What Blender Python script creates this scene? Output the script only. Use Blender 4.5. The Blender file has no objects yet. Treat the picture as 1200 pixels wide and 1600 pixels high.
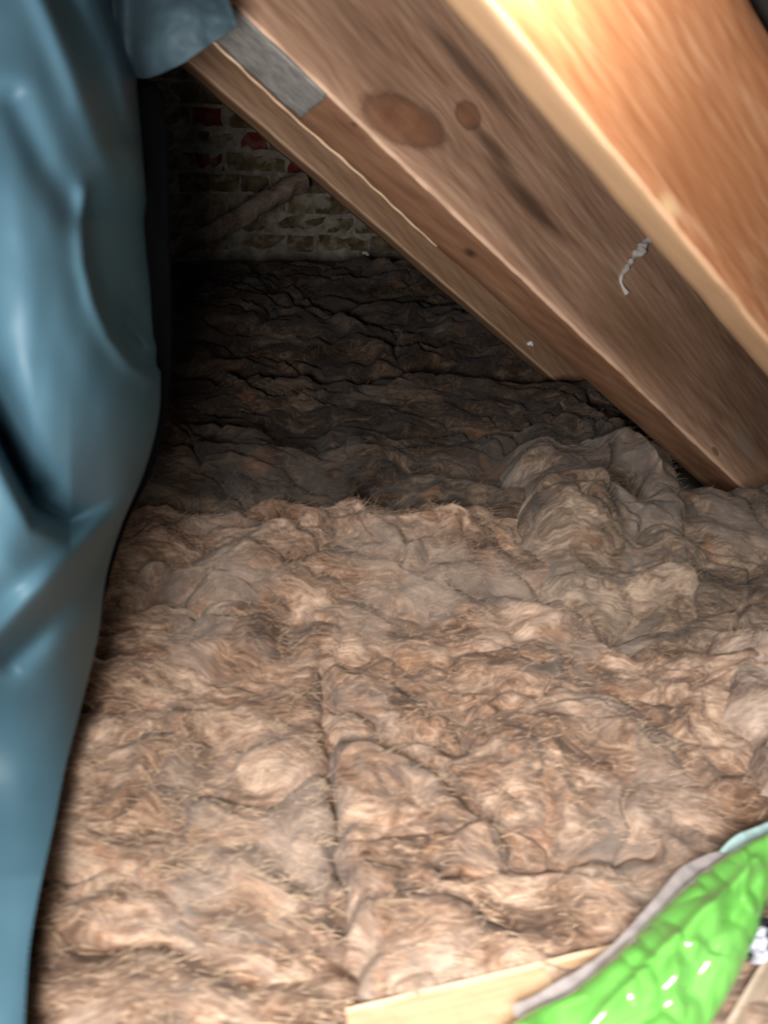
import bpy, math, random
import numpy as np
from mathutils import Vector, Matrix
random.seed(7); rng = np.random.default_rng(7)
R = math.radians
scene = bpy.context.scene
C = scene.collection

# ------------------------------------------------------------------ camera
F = 1160.0; PITCH = R(35); ROLL = R(5); EYE = Vector((0, 0, 0.75))
RT = Vector((1, 0, 0)); FW = Vector((0, math.cos(PITCH), -math.sin(PITCH))); UP = Vector((0, math.sin(PITCH), math.cos(PITCH)))
CX = RT*math.cos(ROLL) + UP*math.sin(ROLL); CY = UP*math.cos(ROLL) - RT*math.sin(ROLL)
cd = bpy.data.cameras.new('camera'); cam = bpy.data.objects.new('camera', cd); C.objects.link(cam)
cam.matrix_world = Matrix(((CX.x, CY.x, -FW.x, EYE.x), (CX.y, CY.y, -FW.y, EYE.y), (CX.z, CY.z, -FW.z, EYE.z), (0, 0, 0, 1)))
cd.sensor_fit = 'VERTICAL'; cd.sensor_height = 36; cd.sensor_width = 27; cd.lens = F*36/1600
cd.clip_start = 0.02
cd.dof.use_dof = True; cd.dof.focus_distance = 1.9; cd.dof.aperture_fstop = 4.6; cd.dof.aperture_ratio = 0.6
scene.camera = cam

# ------------------------------------------------------------------ world, lights, exposure
w = bpy.data.worlds.new('world'); scene.world = w; w.use_nodes = True
w.node_tree.nodes['Background'].inputs[0].default_value = (0.75, 0.85, 1.0, 1)
w.node_tree.nodes['Background'].inputs[1].default_value = 0.02
vs = scene.view_settings; vs.view_transform = 'Standard'; vs.look = 'None'; vs.gamma = 1; vs.use_curve_mapping = False
vs.exposure = 0.08
def area(name, loc, target, size, power, col, sy=None):
    l = bpy.data.lights.new(name, 'AREA'); l.size = size; l.energy = power; l.color = col
    if sy: l.shape = 'RECTANGLE'; l.size_y = sy
    o = bpy.data.objects.new(name, l); C.objects.link(o); o.location = loc
    o.rotation_euler = (Vector(target)-Vector(loc)).to_track_quat('-Z', 'Y').to_euler()
    return o
k = area('timber_fill', (-0.14, -0.12, 0.66), (0.10, 0.80, 0.80), 0.24, 6.4, (1.0, 0.96, 0.93)); k.data.spread = R(110)  # unseen fill added beside the camera to brighten the timbers
k = area('overhead_key', (-0.12, -0.34, 1.08), (0.14, 0.15, 0.0), 0.34, 10.4, (1.0, 0.96, 0.91)); k.data.spread = R(72)  # unseen key above the camera, spread narrowed so the far wool stays dark
area('hot_spot_lamp', (0.106, 0.735, 0.832), (0.125, 0.80, 0.745), 0.025, 0.7, (1.0, 0.93, 0.76))  # small unseen lamp added for the hot spot on the near rafter

# ------------------------------------------------------------------ geometry helpers
def ray(px, py):
    x = (px-600)/F; y = (800-py)/F
    return CX*x + CY*y + FW
def at(px, py, depth): return EYE + ray(px, py)*depth
def flr(px, py, z=0.0):
    d = ray(px, py); return EYE + d*((z-EYE.z)/d.z)
def proj(p):
    q = Vector(p)-EYE; d = q.dot(FW); return 600+F*q.dot(CX)/d, 800-F*q.dot(CY)/d, d

def _hash(ix, iy, iz, seed):
    n = (ix*374761393 + iy*668265263 + iz*2147483647 + seed*1274126177) & 0xffffffff
    n = ((n ^ (n >> 13))*1274126177) & 0xffffffff
    n = ((n ^ (n >> 16))*2246822519) & 0xffffffff
    return (n ^ (n >> 15)) & 0xffffffff
def noise(x, y, z=0.0, seed=0):
    x = np.asarray(x, float); y = np.asarray(y, float); z = np.zeros_like(x)+z
    xi = np.floor(x).astype(np.int64); yi = np.floor(y).astype(np.int64); zi = np.floor(z).astype(np.int64)
    xf, yf, zf = x-xi, y-yi, z-zi
    s = lambda t: t*t*t*(t*(t*6-15)+10)
    u, v, wq = s(xf), s(yf), s(zf); out = 0
    for a in (0, 1):
        for b in (0, 1):
            for c in (0, 1):
                h = _hash(xi+a, yi+b, zi+c, seed).astype(float)/4294967296.0
                th = h*2*np.pi; ph = (h*997.0) % 1.0*2-1; q = np.sqrt(1-ph*ph)
                g = np.cos(th)*q*(xf-a)+np.sin(th)*q*(yf-b)+ph*(zf-c)
                out = out + g*(u if a else 1-u)*(v if b else 1-v)*(wq if c else 1-wq)
    return out*1.5
def fbm(x, y, z=0.0, o=4, seed=0, g=0.5):
    t = 0; a = 1; f = 1
    for i in range(o): t = t + a*noise(x*f, y*f, z*f, seed+i*17); a *= g; f *= 2.03
    return t

def mesh_obj(name, verts, faces, mat, parent=None, smooth=True, matrix=None):
    me = bpy.data.meshes.new(name); me.from_pydata([tuple(v) for v in verts], [], [tuple(f) for f in faces]); me.update()
    if smooth: me.polygons.foreach_set('use_smooth', [True]*len(me.polygons))
    me.materials.append(mat)
    o = bpy.data.objects.new(name, me); C.objects.link(o)
    if matrix is not None: o.matrix_world = matrix
    if parent:
        o.parent = parent
        o.matrix_parent_inverse = Matrix.Identity(4)
    return o
def tag(o, label=None, cat=None, group=None, kind=None):
    if label: o['label'] = label
    if cat: o['category'] = cat
    if group: o['group'] = group
    if kind: o['kind'] = kind
    return o
def empty(name, loc, rot=None):
    o = bpy.data.objects.new(name, None); C.objects.link(o); o.empty_display_size = 0.05
    if rot is not None: o.matrix_world = rot
    else: o.location = loc
    return o
def grid_faces(n, m, off=0, flip=False):        # n rows of m
    i = np.arange(n-1)[:, None]*m + np.arange(m-1)[None, :] + off
    f = np.stack([i, i+1, i+m+1, i+m], -1).reshape(-1, 4)
    return (f[:, ::-1] if flip else f)
def box_vf(x0, x1, y0, y1, z0, z1, jit=0.0):
    v = [Vector((x, y, z)) + Vector((random.uniform(-jit, jit), random.uniform(-jit, jit), random.uniform(-jit, jit))) for z in (z0, z1) for y in (y0, y1) for x in (x0, x1)]
    return v, [(0, 2, 3, 1), (4, 5, 7, 6), (0, 1, 5, 4), (2, 6, 7, 3), (0, 4, 6, 2), (1, 3, 7, 5)]

# ------------------------------------------------------------------ materials
class NT:
    def __init__(s, name):
        s.m = bpy.data.materials.new(name); s.m.use_nodes = True; s.t = s.m.node_tree; s.n = s.t.nodes; s.l = s.t.links
        s.b = s.n['Principled BSDF']
    def add(s, typ, ins=None, **kw):
        n = s.n.new(typ)
        for k, v in kw.items(): setattr(n, k, v)
        for k, v in (ins or {}).items():
            if isinstance(v, bpy.types.NodeSocket): s.l.new(v, n.inputs[k])
            else: n.inputs[k].default_value = v
        return n
    def math(s, op, a, b=0.0, c=None):
        d = {0: a, 1: b}
        if c is not None: d[2] = c
        return s.add('ShaderNodeMath', d, operation=op).outputs[0]
    def vm(s, op, a, b=(0, 0, 0)):
        return s.add('ShaderNodeVectorMath', {0: a, 1: b}, operation=op)
    def mix(s, f, a, b, mode='MIX'):
        n = s.n.new('ShaderNodeMix'); n.data_type = 'RGBA'; n.blend_type = mode
        for k, v in ((0, f), (6, a), (7, b)):
            if isinstance(v, bpy.types.NodeSocket): s.l.new(v, n.inputs[k])
            else: n.inputs[k].default_value = (v if k == 0 or len(v) == 4 else (*v, 1))
        return n.outputs[2]
    def ramp(s, f, stops):
        n = s.add('ShaderNodeValToRGB', {0: f}); e = n.color_ramp.elements
        while len(e) < len(stops): e.new(0.5)
        for q, (p, c) in zip(e, stops): q.position = p; q.color = (*c, 1) if len(c) == 3 else c
        return n.outputs[0]
    def noise(s, vec, scale, detail=4, rough=0.55, dist=0.0):
        return s.add('ShaderNodeTexNoise', {'Vector': vec, 'Scale': scale, 'Detail': detail, 'Roughness': rough, 'Distortion': dist}).outputs[0]
    def bump(s, h, st=0.5, dist=0.002):
        s.l.new(s.add('ShaderNodeBump', {'Height': h, 'Strength': st, 'Distance': dist}).outputs[0], s.b.inputs['Normal'])
    def obj(s): return s.add('ShaderNodeTexCoord').outputs['Object']
    def set(s, **kw):
        for k, v in kw.items():
            i = s.b.inputs[k.replace('_', ' ')]
            if isinstance(v, bpy.types.NodeSocket): s.l.new(v, i)
            else: i.default_value = (*v, 1) if isinstance(v, tuple) and len(v) == 3 and i.type == 'RGBA' else v
        return s

def wood(name, dark, mid, light, knots=(), smudges=(), rough=0.62, grain=1.0, seed=0.0, ring=26, edge=None):
    """grain runs along local X. knots: (centre xyz, radius along, radius across)"""
    t = NT(name); co = t.vm('ADD', t.obj(), (seed, seed*0.7, seed*0.3)).outputs[0]
    vec = co; knotf = None; core = None
    for kn in knots:
        c, ra, rb = kn[:3]; ax = Vector(kn[3]).normalized() if len(kn) > 3 else Vector((1, 0, 0))
        d = t.vm('SUBTRACT', t.obj(), c).outputs[0]
        dt = t.vm('DOT_PRODUCT', d, tuple(ax)).outputs['Value']
        pj = t.vm('SCALE', tuple(ax)); t.l.new(dt, pj.inputs['Scale'])
        pr = t.vm('LENGTH', t.vm('SUBTRACT', d, pj.outputs[0]).outputs[0]).outputs['Value']
        ln = t.math('SQRT', t.math('ADD', t.math('POWER', t.math('ABSOLUTE', t.math('DIVIDE', dt, ra)), 2.0), t.math('POWER', t.math('DIVIDE', pr, rb), 2.0)))
        ln = t.math('ADD', ln, t.math('MULTIPLY', t.math('SUBTRACT', t.noise(co, 60, 2), 0.5), 0.35))
        f = t.math('EXPONENT', t.math('MULTIPLY', t.math('MULTIPLY', ln, ln), -0.55))
        push = t.vm('SCALE', d); t.l.new(t.math('MULTIPLY', f, -0.75), push.inputs['Scale'])
        vec = t.vm('ADD', vec, push.outputs[0]).outputs[0]
        kf = t.add('ShaderNodeMapRange', {0: ln, 1: 1.15, 2: 0.75, 3: 0.0, 4: 1.0}).outputs[0]
        ring_ = t.add('ShaderNodeMapRange', {0: t.math('ABSOLUTE', t.math('SUBTRACT', ln, 1.0)), 1: 0.28, 2: 0.0, 3: 0.0, 4: 1.0}).outputs[0]
        knotf = kf if knotf is None else t.math('MAXIMUM', knotf, kf)
        core = ring_ if core is None else t.math('MAXIMUM', core, ring_)
    st = t.vm('MULTIPLY', vec, (0.9, 11.0, 11.0)).outputs[0]
    g1 = t.noise(st, 5*grain, 5, 0.6, 0.4)
    fine = t.noise(t.vm('MULTIPLY', vec, (6.0, 150.0, 150.0)).outputs[0], 1.6, 4, 0.65)
    wob = t.noise(t.vm('MULTIPLY', vec, (1.2, 6, 6)).outputs[0], 3, 2)
    r = t.add('ShaderNodeTexWave', {'Vector': t.vm('MULTIPLY', vec, (0.25, 1, 1.3)).outputs[0], 'Scale': ring, 'Distortion': 4.0, 'Detail': 2.0, 'Detail Scale': 1.2}, wave_type='BANDS', bands_direction='DIAGONAL').outputs['Fac']
    f = t.math('ADD', t.math('MULTIPLY', g1, 0.62), t.math('ADD', t.math('MULTIPLY', r, 0.07), t.math('MULTIPLY', fine, 0.30)))
    col = t.ramp(f, [(0.26, dark), (0.5, mid), (0.74, light)])
    blot = t.noise(t.vm('MULTIPLY', co, (2.5, 8, 8)).outputs[0], 1.3, 3, 0.6)
    col = t.mix(t.add('ShaderNodeMapRange', {0: blot, 1: 0.52, 2: 0.74, 3: 0.0, 4: 0.55}).outputs[0], col, tuple(q*0.45 for q in dark))
    for (c, ra, rb, sc, stg) in smudges:
        d = t.vm('SUBTRACT', t.obj(), c).outputs[0]
        ln = t.vm('LENGTH', t.vm('MULTIPLY', d, (1/ra, 1/rb, 1/rb)).outputs[0]).outputs['Value']
        ln = t.math('ADD', ln, t.math('MULTIPLY', t.math('SUBTRACT', t.noise(st, 8, 3), 0.5), 0.9))
        col = t.mix(t.add('ShaderNodeMapRange', {0: ln, 1: 1.2, 2: 0.35, 3: 0.0, 4: stg}).outputs[0], col, sc)
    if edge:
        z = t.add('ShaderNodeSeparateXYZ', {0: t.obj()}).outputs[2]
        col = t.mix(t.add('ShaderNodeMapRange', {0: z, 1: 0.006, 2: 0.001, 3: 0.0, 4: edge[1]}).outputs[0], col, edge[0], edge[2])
    sp_ = t.add('ShaderNodeSeparateXYZ', {0: t.obj()}); ad = t.math('ADD', t.math('ABSOLUTE', sp_.outputs[1]), t.math('ABSOLUTE', sp_.outputs[2]))
    ad = t.math('ADD', ad, t.math('MULTIPLY', t.math('SUBTRACT', t.noise(t.vm('MULTIPLY', co, (1, 3, 3)).outputs[0], 22, 3), 0.5), 0.006))
    col = t.mix(t.add('ShaderNodeMapRange', {0: ad, 1: 0.0065, 2: 0.003, 3: 0.0, 4: 0.75}).outputs[0], col, tuple(min(1, q*1.35) for q in light))
    if knotf is not None:
        kc = t.ramp(t.noise(co, 28, 3), [(0.3, (0.20, 0.085, 0.042)), (0.7, (0.34, 0.16, 0.085))])
        col = t.mix(t.math('MULTIPLY', knotf, 0.85), col, kc)
        col = t.mix(t.math('MULTIPLY', core, 0.55), col, (0.10, 0.045, 0.025))
    t.set(Base_Color=col, Roughness=rough)
    t.bump(t.math('ADD', t.math('MULTIPLY', fine, 0.7), t.math('MULTIPLY', g1, 0.5)), 0.35, 0.0012)
    return t.m

def wool_mat(name, c_dark, c_mid, c_light, grey, greyamt, seed=0.0):
    t = NT(name); co = t.vm('ADD', t.obj(), (seed, seed*1.3, 0)).outputs[0]
    wv = t.add('ShaderNodeTexNoise', {'Vector': co, 'Scale': 7.0, 'Detail': 2.0}).outputs['Color']
    wp = t.vm('SCALE', t.vm('SUBTRACT', wv, (0.5, 0.5, 0.5)).outputs[0]); wp.inputs['Scale'].default_value = 0.16
    v = t.vm('ADD', co, wp.outputs[0]).outputs[0]
    va = t.vm('MULTIPLY', v, (1.0, 2.6, 2.2)).outputs[0]
    a = t.noise(va, 6, 7, 0.62)
    b = t.noise(t.vm('MULTIPLY', v, (1.0, 6.5, 4)).outputs[0], 30, 5, 0.7)
    f = t.math('ADD', t.math('MULTIPLY', a, 0.62), t.math('MULTIPLY', b, 0.40))
    col = t.ramp(f, [(0.40, c_dark), (0.51, c_mid), (0.63, c_light)])
    gq = t.noise(t.vm('ADD', v, (5, 3, 1)).outputs[0], 5.5, 4, 0.6)
    col = t.mix(t.add('ShaderNodeMapRange', {0: gq, 1: 0.50, 2: 0.66, 3: 0.0, 4: greyamt}).outputs[0], col, grey)
    rq = t.noise(t.vm('ADD', v, (9, 1, 4)).outputs[0], 16, 3, 0.6)
    col = t.mix(t.add('ShaderNodeMapRange', {0: rq, 1: 0.58, 2: 0.72, 3: 0.0, 4: 0.4}).outputs[0], col, (0.33, 0.16, 0.08))
    fib = t.noise(t.vm('MULTIPLY', v, (1.0, 7.0, 5.0)).outputs[0], 120, 3, 0.7)
    t.set(Base_Color=col, Roughness=0.95)
    t.b.inputs['Specular IOR Level'].default_value = 0.15
    t.b.inputs['Sheen Weight'].default_value = 0.15
    t.bump(t.math('ADD', t.math('MULTIPLY', b, 1.0), t.math('MULTIPLY', fib, 0.6)), 0.7, 0.004)
    return t.m

M = {}
M['wool'] = wool_mat('mineral_wool', (0.070, 0.038, 0.023), (0.27, 0.166, 0.111), (0.61, 0.445, 0.335), (0.29, 0.24, 0.205), 0.6)
M['wool_pale'] = wool_mat('mineral_wool_pale', (0.045, 0.028, 0.019), (0.175, 0.12, 0.083), (0.43, 0.325, 0.245), (0.25, 0.215, 0.19), 0.6, 3.1)
M['wool_rose'] = wool_mat('mineral_wool_rose', (0.12, 0.075, 0.055), (0.38, 0.27, 0.21), (0.62, 0.48, 0.39), (0.42, 0.37, 0.33), 0.6, 5.1)
M['wool_dusty_shaded'] = wool_mat('mineral_wool_dusty_shaded', (0.017, 0.010, 0.007), (0.060, 0.039, 0.026), (0.20, 0.145, 0.105), (0.095, 0.083, 0.072), 0.6, 7.7)  # dusty wool made far darker, putting the back's shade into the colour
t = NT('plasterboard'); t.set(Base_Color=t.ramp(t.noise(t.obj(), 6), [(0.3, (0.18, 0.14, 0.11)), (0.7, (0.3, 0.25, 0.2))]), Roughness=0.95); M['board'] = t.m
t = NT('roof_underlay'); t.set(Base_Color=t.ramp(t.noise(t.obj(), 12), [(0.3, (0.012, 0.011, 0.01)), (0.7, (0.035, 0.03, 0.027))]), Roughness=0.9); M['felt'] = t.m
def brick_mat(name, a, b, c, smear=0.8):
    t = NT(name); co = t.add('ShaderNodeTexCoord').outputs['Object']
    rnd = t.add('ShaderNodeObjectInfo').outputs['Random']
    v = t.vm('ADD', co, t.add('ShaderNodeCombineXYZ', {0: t.math('MULTIPLY', rnd, 13.0), 1: t.math('MULTIPLY', rnd, 7.0)}).outputs[0]).outputs[0]
    col = t.ramp(t.math('ADD', t.math('MULTIPLY', t.noise(v, 22, 5), 0.8), t.math('MULTIPLY', rnd, 0.2)), [(0.3, a), (0.52, b), (0.72, c)])
    sm_ = t.noise(t.vm('ADD', v, (3, 8, 2)).outputs[0], 17, 5, 0.65)
    col = t.mix(t.add('ShaderNodeMapRange', {0: sm_, 1: 0.50, 2: 0.62, 3: 0.0, 4: smear}).outputs[0], col, (0.50, 0.44, 0.35))
    t.set(Base_Color=col, Roughness=0.92); t.bump(t.noise(v, 90, 5, 0.7), 0.8, 0.003); return t.m
M['brick_stock'] = brick_mat('stock_brick', (0.09, 0.065, 0.035), (0.26, 0.19, 0.10), (0.52, 0.44, 0.32))
M['brick_red'] = brick_mat('red_brick', (0.16, 0.018, 0.012), (0.24, 0.028, 0.018), (0.32, 0.05, 0.03), 0.25)
t = NT('lime_mortar'); t.set(Base_Color=t.ramp(t.noise(t.obj(), 30, 5), [(0.3, (0.26, 0.23, 0.18)), (0.7, (0.62, 0.56, 0.46))]), Roughness=0.95); t.bump(t.noise(t.obj(), 60, 5), 1.0, 0.006); M['mortar'] = t.m

# ------------------------------------------------------------------ house frame: rafter direction, ridge direction
p_lo = flr(1200, 800, 0.02)
RD = (ray(2220, 1770)).normalized()                      # rafters fall this way (right, slightly away, down)
hx = Vector((RD.x, RD.y, 0)).normalized()                # along the gable
RIDGE = Vector((-hx.y, hx.x, 0))                         # along the ridge, away from the camera

# ------------------------------------------------------------------ structure: floor, gable wall, roof underlay
hang = math.atan2(hx.y, hx.x)
HM = Matrix.Rotation(hang, 4, 'Z')
fv, ff = box_vf(-2.0, 2.4, -0.3, 3.4, -0.19, -0.17)
tag(mesh_obj('floor', fv, ff, M['board'], smooth=False, matrix=HM.copy()), kind='structure')

wp = at(320, 250, 2.72)                                  # a point on the gable
WM = Matrix.Translation((wp.x, wp.y, 0)) @ HM
mv, mf = box_vf(-1.1, 1.9, 0.005, 0.09, -0.17, 1.3)
mort = mesh_obj('wall_back', mv, mf, M['mortar'], smooth=False, matrix=WM); tag(mort, kind='structure')

def brick_mesh(w, variant):
    bvn = []; rr = random.Random(variant)
    nx, nz = (5, 3)
    h = 0.060
    xs = np.linspace(0, w, nx); zs = np.linspace(0, h, nz)
    V = []
    for z in zs:
        for x in xs:
            e = (x in (xs[0], xs[-1])) or (z in (zs[0], zs[-1]))
            V.append((x+rr.uniform(-.005, .005), (0.005 if e else 0.0)+rr.uniform(-.003, .003), z+rr.uniform(-.005, .005)))
    Fq = [tuple(int(k) for k in f) for f in grid_faces(nz, nx)]
    per = [i for i in range(nx)] + [nx*(j+1)-1 for j in range(1, nz)] + [nx*nz-2-i for i in range(nx-1)] + [nx*(nz-1-j) for j in range(1, nz-1)]
    b0 = len(V)
    for i in per: V.append((V[i][0], 0.03, V[i][2]))
    L = len(per)
    for k in range(L): Fq.append((per[(k+1) % L], per[k], b0+k, b0+(k+1) % L))
    return V, Fq
protos = {}
for kind, wd in (('s', 0.215), ('h', 0.1025)):
    for mm in ('brick_stock', 'brick_red'):
        for k in range(4):
            V, Fq = brick_mesh(wd, k*3+(kind == 'h'))
            me = bpy.data.meshes.new('brick'); me.from_pydata(V, [], Fq); me.materials.append(M[mm]); me.update()
            protos[kind, mm, k] = me
# align a course so that a red header shows where the photograph has one
def wall_local(px, py):
    d = ray(px, py); n = -RIDGE; tt = (wp-EYE).dot(n)/d.dot(n); p = EYE+d*tt
    q = p-Vector((wp.x, wp.y, 0)); return q.dot(hx), p.z
ax0, az0 = wall_local(302, 197)
reds = [wall_local(322, 183), wall_local(394, 219), wall_local(324, 251), wall_local(450, 262), wall_local(300, 120)]
for r in range(-22, 14):
    z = az0 + r*0.0725
    if z < -0.17 or z > 1.2: continue
    off = ax0 if r % 2 == 0 else ax0 + 0.1625
    k0 = -4
    x = off + k0*0.3375
    while x < 1.3:
        for kind, wd in (('h', 0.1025), ('s', 0.215)):
            xc = x+wd/2
            if -0.75 < xc < 1.35:
                red = kind == 'h' and any(abs(xc-q[0]) < 0.09 and abs(z+0.032-q[1]) < 0.045 for q in reds)
                me = protos[kind, 'brick_red' if red else 'brick_stock', random.randrange(4)]
                o = bpy.data.objects.new('brick', me); C.objects.link(o); o.parent = mort
                o.location = (x, 0.0+random.uniform(-.004, .003), z)
            x += wd+0.0098

# ------------------------------------------------------------------ timber
def fit_edge(a, b, d0):
    """world line along RD through pixel a at depth d0 (b only reports the error)"""
    P = at(a[0], a[1], d0); best = None
    q = P.copy(); print('edge', a, '->', [tuple(round(k) for k in proj(P+RD*s)[:2]) for s in (0.3, 0.6, 0.9)], 'want', b)
    return P
def frame(P, alpha, toward):
    """axes: X along RD, Y across the narrow face, Z across the broad face; alpha turns the section"""
    vd = (toward-EYE).normalized(); vd = (vd - RD*vd.dot(RD)).normalized()      # view direction across the beam
    side = RD.cross(vd).normalized()                                            # image-perpendicular
    if side.dot(CY) < 0: side = -side                                           # towards upper right
    Y = (-side*math.sin(alpha) + vd*math.cos(alpha)).normalized()
    Z = (side*math.cos(alpha) + vd*math.sin(alpha)).normalized()
    return Y, Z
def beam(name, P, Y, Z, s0, s1, wy, wz, mat, seed=0, wob=0.0015, arris=0.003):
    X = RD
    if X.cross(Y).dot(Z) < 0: sgn = -1
    else: sgn = 1
    ms = Matrix(((X.x, Y.x*1, Z.x, P.x), (X.y, Y.y, Z.y, P.y), (X.z, Y.z, Z.z, P.z), (0, 0, 0, 1)))
    if sgn < 0:                                     # keep a right-handed frame: flip Y and build on the other side
        ms = Matrix(((X.x, -Y.x, Z.x, P.x), (X.y, -Y.y, Z.y, P.y), (X.z, -Y.z, Z.z, P.z), (0, 0, 0, 1)))
    a = arris; ny, nz = 5, 9; sec = []
    for k in range(ny): sec.append((a+(wy-2*a)*k/(ny-1), 0))
    for k in range(nz): sec.append((wy, a+(wz-2*a)*k/(nz-1)))
    for k in range(ny): sec.append((wy-a-(wy-2*a)*k/(ny-1), wz))
    for k in range(nz): sec.append((0, wz-a-(wz-2*a)*k/(nz-1)))
    sec = np.array(sec); n = 110; m = len(sec)
    xs = np.linspace(s0, s1, n)
    XX, SY = np.meshgrid(xs, sec[:, 0], indexing='ij'); _, SZ = np.meshgrid(xs, sec[:, 1], indexing='ij')
    SY = SY + wob*fbm(XX*9, SY*14+SZ*3, seed, 3, seed); SZ = SZ + wob*1.3*fbm(XX*11+7, SZ*5+SY*8, seed+3, 3, seed+5)
    V = np.stack([XX, SY*sgn, SZ], -1).reshape(-1, 3).tolist()
    Fq = []
    for i in range(n-1):
        for j in range(m):
            q = (i*m+j, i*m+(j+1) % m, (i+1)*m+(j+1) % m, (i+1)*m+j); Fq.append(q if sgn > 0 else q[::-1])
    Fq.append(tuple(range(m))[::-1] if sgn > 0 else tuple(range(m))); Fq.append(tuple((n-1)*m+j for j in range(m)) if sgn > 0 else tuple((n-1)*m+j for j in range(m))[::-1])
    o = mesh_obj(name, V, Fq, mat, matrix=ms)
    import bmesh
    bm = bmesh.new(); bm.from_mesh(o.data); bmesh.ops.recalc_face_normals(bm, faces=bm.faces); bm.to_mesh(o.data); bm.free()
    return o, ms, sgn
def on_face(ms, px, py, face='Z'):                  # where a pixel's ray meets a face plane (local coords)
    inv = ms.inverted(); o = inv @ EYE; d = inv.to_3x3() @ ray(px, py)
    k = {'Z': 1, 'Y': 2}[face]                      # broad face is the plane local y=0, narrow face the plane local z=0
    tt = -o[k]/d[k]; return o+d*tt
def beam_frame(P, Y, Z):
    X = RD; s = 1 if X.cross(Y).dot(Z) > 0 else -1
    return Matrix(((X.x, s*Y.x, Z.x, P.x), (X.y, s*Y.y, Z.y, P.y), (X.z, s*Y.z, Z.z, P.z), (0, 0, 0, 1)))

# middle rafter (broad face with the big knot, narrow face below it)
P1 = fit_edge((777, 397), (1200, 800), 1.12)
Y1, Z1 = frame(P1, R(43), P1); F1 = beam_frame(P1, Y1, Z1)
k1 = on_face(F1, 632, 190); k2 = on_face(F1, 732, 180); k3 = on_face(F1, 1118, 705); k4 = on_face(F1, 735, 395, 'Y'); k5 = on_face(F1, 553, 195, 'Y')
sm = on_face(F1, 830, 320); sm2 = on_face(F1, 770, 230); sm3 = on_face(F1, 1000, 520); sm4 = on_face(F1, 1165, 690)
M['rafter_mid'] = wood('rafter_mid', (0.26, 0.13, 0.075), (0.48, 0.285, 0.185), (0.68, 0.46, 0.32),
    knots=[(tuple(k1), 0.068, 0.031, tuple(on_face(F1, 690, 208)-on_face(F1, 570, 170))), (tuple(k2), 0.019, 0.024, tuple(on_face(F1, 740, 220)-on_face(F1, 725, 140))), (tuple(k3), 0.012, 0.006)],
    smudges=[(tuple(k4), 0.013, 0.010, (0.09, 0.05, 0.035), 0.9), (tuple(k5), 0.006, 0.005, (0.12, 0.09, 0.07), 0.8), (tuple(on_face(F1, 735, 110)), 0.12, 0.016, (0.14, 0.08, 0.055), 0.8), (tuple(sm), 0.10, 0.022, (0.10, 0.055, 0.035), 0.85), (tuple(sm2), 0.06, 0.016, (0.12, 0.065, 0.04), 0.8), (tuple(sm3), 0.16, 0.07, (0.27, 0.15, 0.075), 0.6), (tuple(sm4), 0.05, 0.03, (0.42, 0.36, 0.30), 0.5)], seed=1.0, edge=((0.44, 0.37, 0.31), 1.0, 'MULTIPLY'))  # narrow face multiplied darker, putting its shade into the wood colour
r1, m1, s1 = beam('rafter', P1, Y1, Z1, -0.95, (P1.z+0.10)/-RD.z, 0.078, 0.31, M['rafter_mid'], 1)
tag(r1, 'thick brown timber rafter with a big oval knot on its broad face', 'rafter', 'sloping roof rafters')

# near rafter (pale narrow face, glowing orange broad face)
P2 = fit_edge((964, 246), (1200, 520), 0.74)
Y2, Z2 = frame(P2, R(35), P2); F2 = beam_frame(P2, Y2, Z2)
q1 = on_face(F2, 1045, 325); q2 = on_face(F2, 1110, 250)
M['rafter_near'] = wood('rafter_near', (0.30, 0.11, 0.045), (0.50, 0.22, 0.105), (0.68, 0.41, 0.25), knots=[], smudges=[(tuple(q1), 0.02, 0.012, (0.80, 0.55, 0.30), 0.8), (tuple(q2), 0.12, 0.05, (0.42, 0.17, 0.07), 0.5)], rough=0.42, seed=4.0, edge=((0.50, 0.34, 0.20), 0.75, 'MIX'))
r2, m2, s2 = beam('rafter', P2, Y2, Z2, -0.62, (P2.z+0.10)/-RD.z, 0.050, 0.225, M['rafter_near'], 2)
tag(r2, 'nearest orange-brown timber rafter crossing the upper right corner with a pale narrow edge', 'rafter', 'sloping roof rafters')

# far rafter, peeping out below the middle one
P3 = fit_edge((495, 271), (854, 610), 1.5)
Y3, Z3 = frame(P3, R(16), P3); F3 = beam_frame(P3, Y3, Z3)
M['rafter_far'] = wood('rafter_far', (0.20, 0.10, 0.05), (0.36, 0.21, 0.12), (0.50, 0.33, 0.21), seed=8.0)
r3, m3, s3 = beam('rafter', P3, Y3, Z3, -0.8, (P3.z+0.10)/-RD.z, 0.06, 0.15, M['rafter_far'], 3)
tag(r3, 'farthest timber rafter, a thin sloping strip beneath the knotted rafter', 'rafter', 'sloping roof rafters')
for nm, P, Y, Z, wy, wz in (('mid', P1, Y1, Z1, .078, .235), ('near', P2, Y2, Z2, .05, .225), ('far', P3, Y3, Z3, .06, .15)):
    print(nm, 'edge', [tuple(round(k) for k in proj(P+RD*s)[:2]) for s in (-.5, 0, .5)], 'narrow', [tuple(round(k) for k in proj(P+RD*s+Y*wy)[:2]) for s in (-.5, 0, .5)], 'broad', [tuple(round(k) for k in proj(P+RD*s+Z*wz)[:2]) for s in (-.5, 0, .5)])

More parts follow.
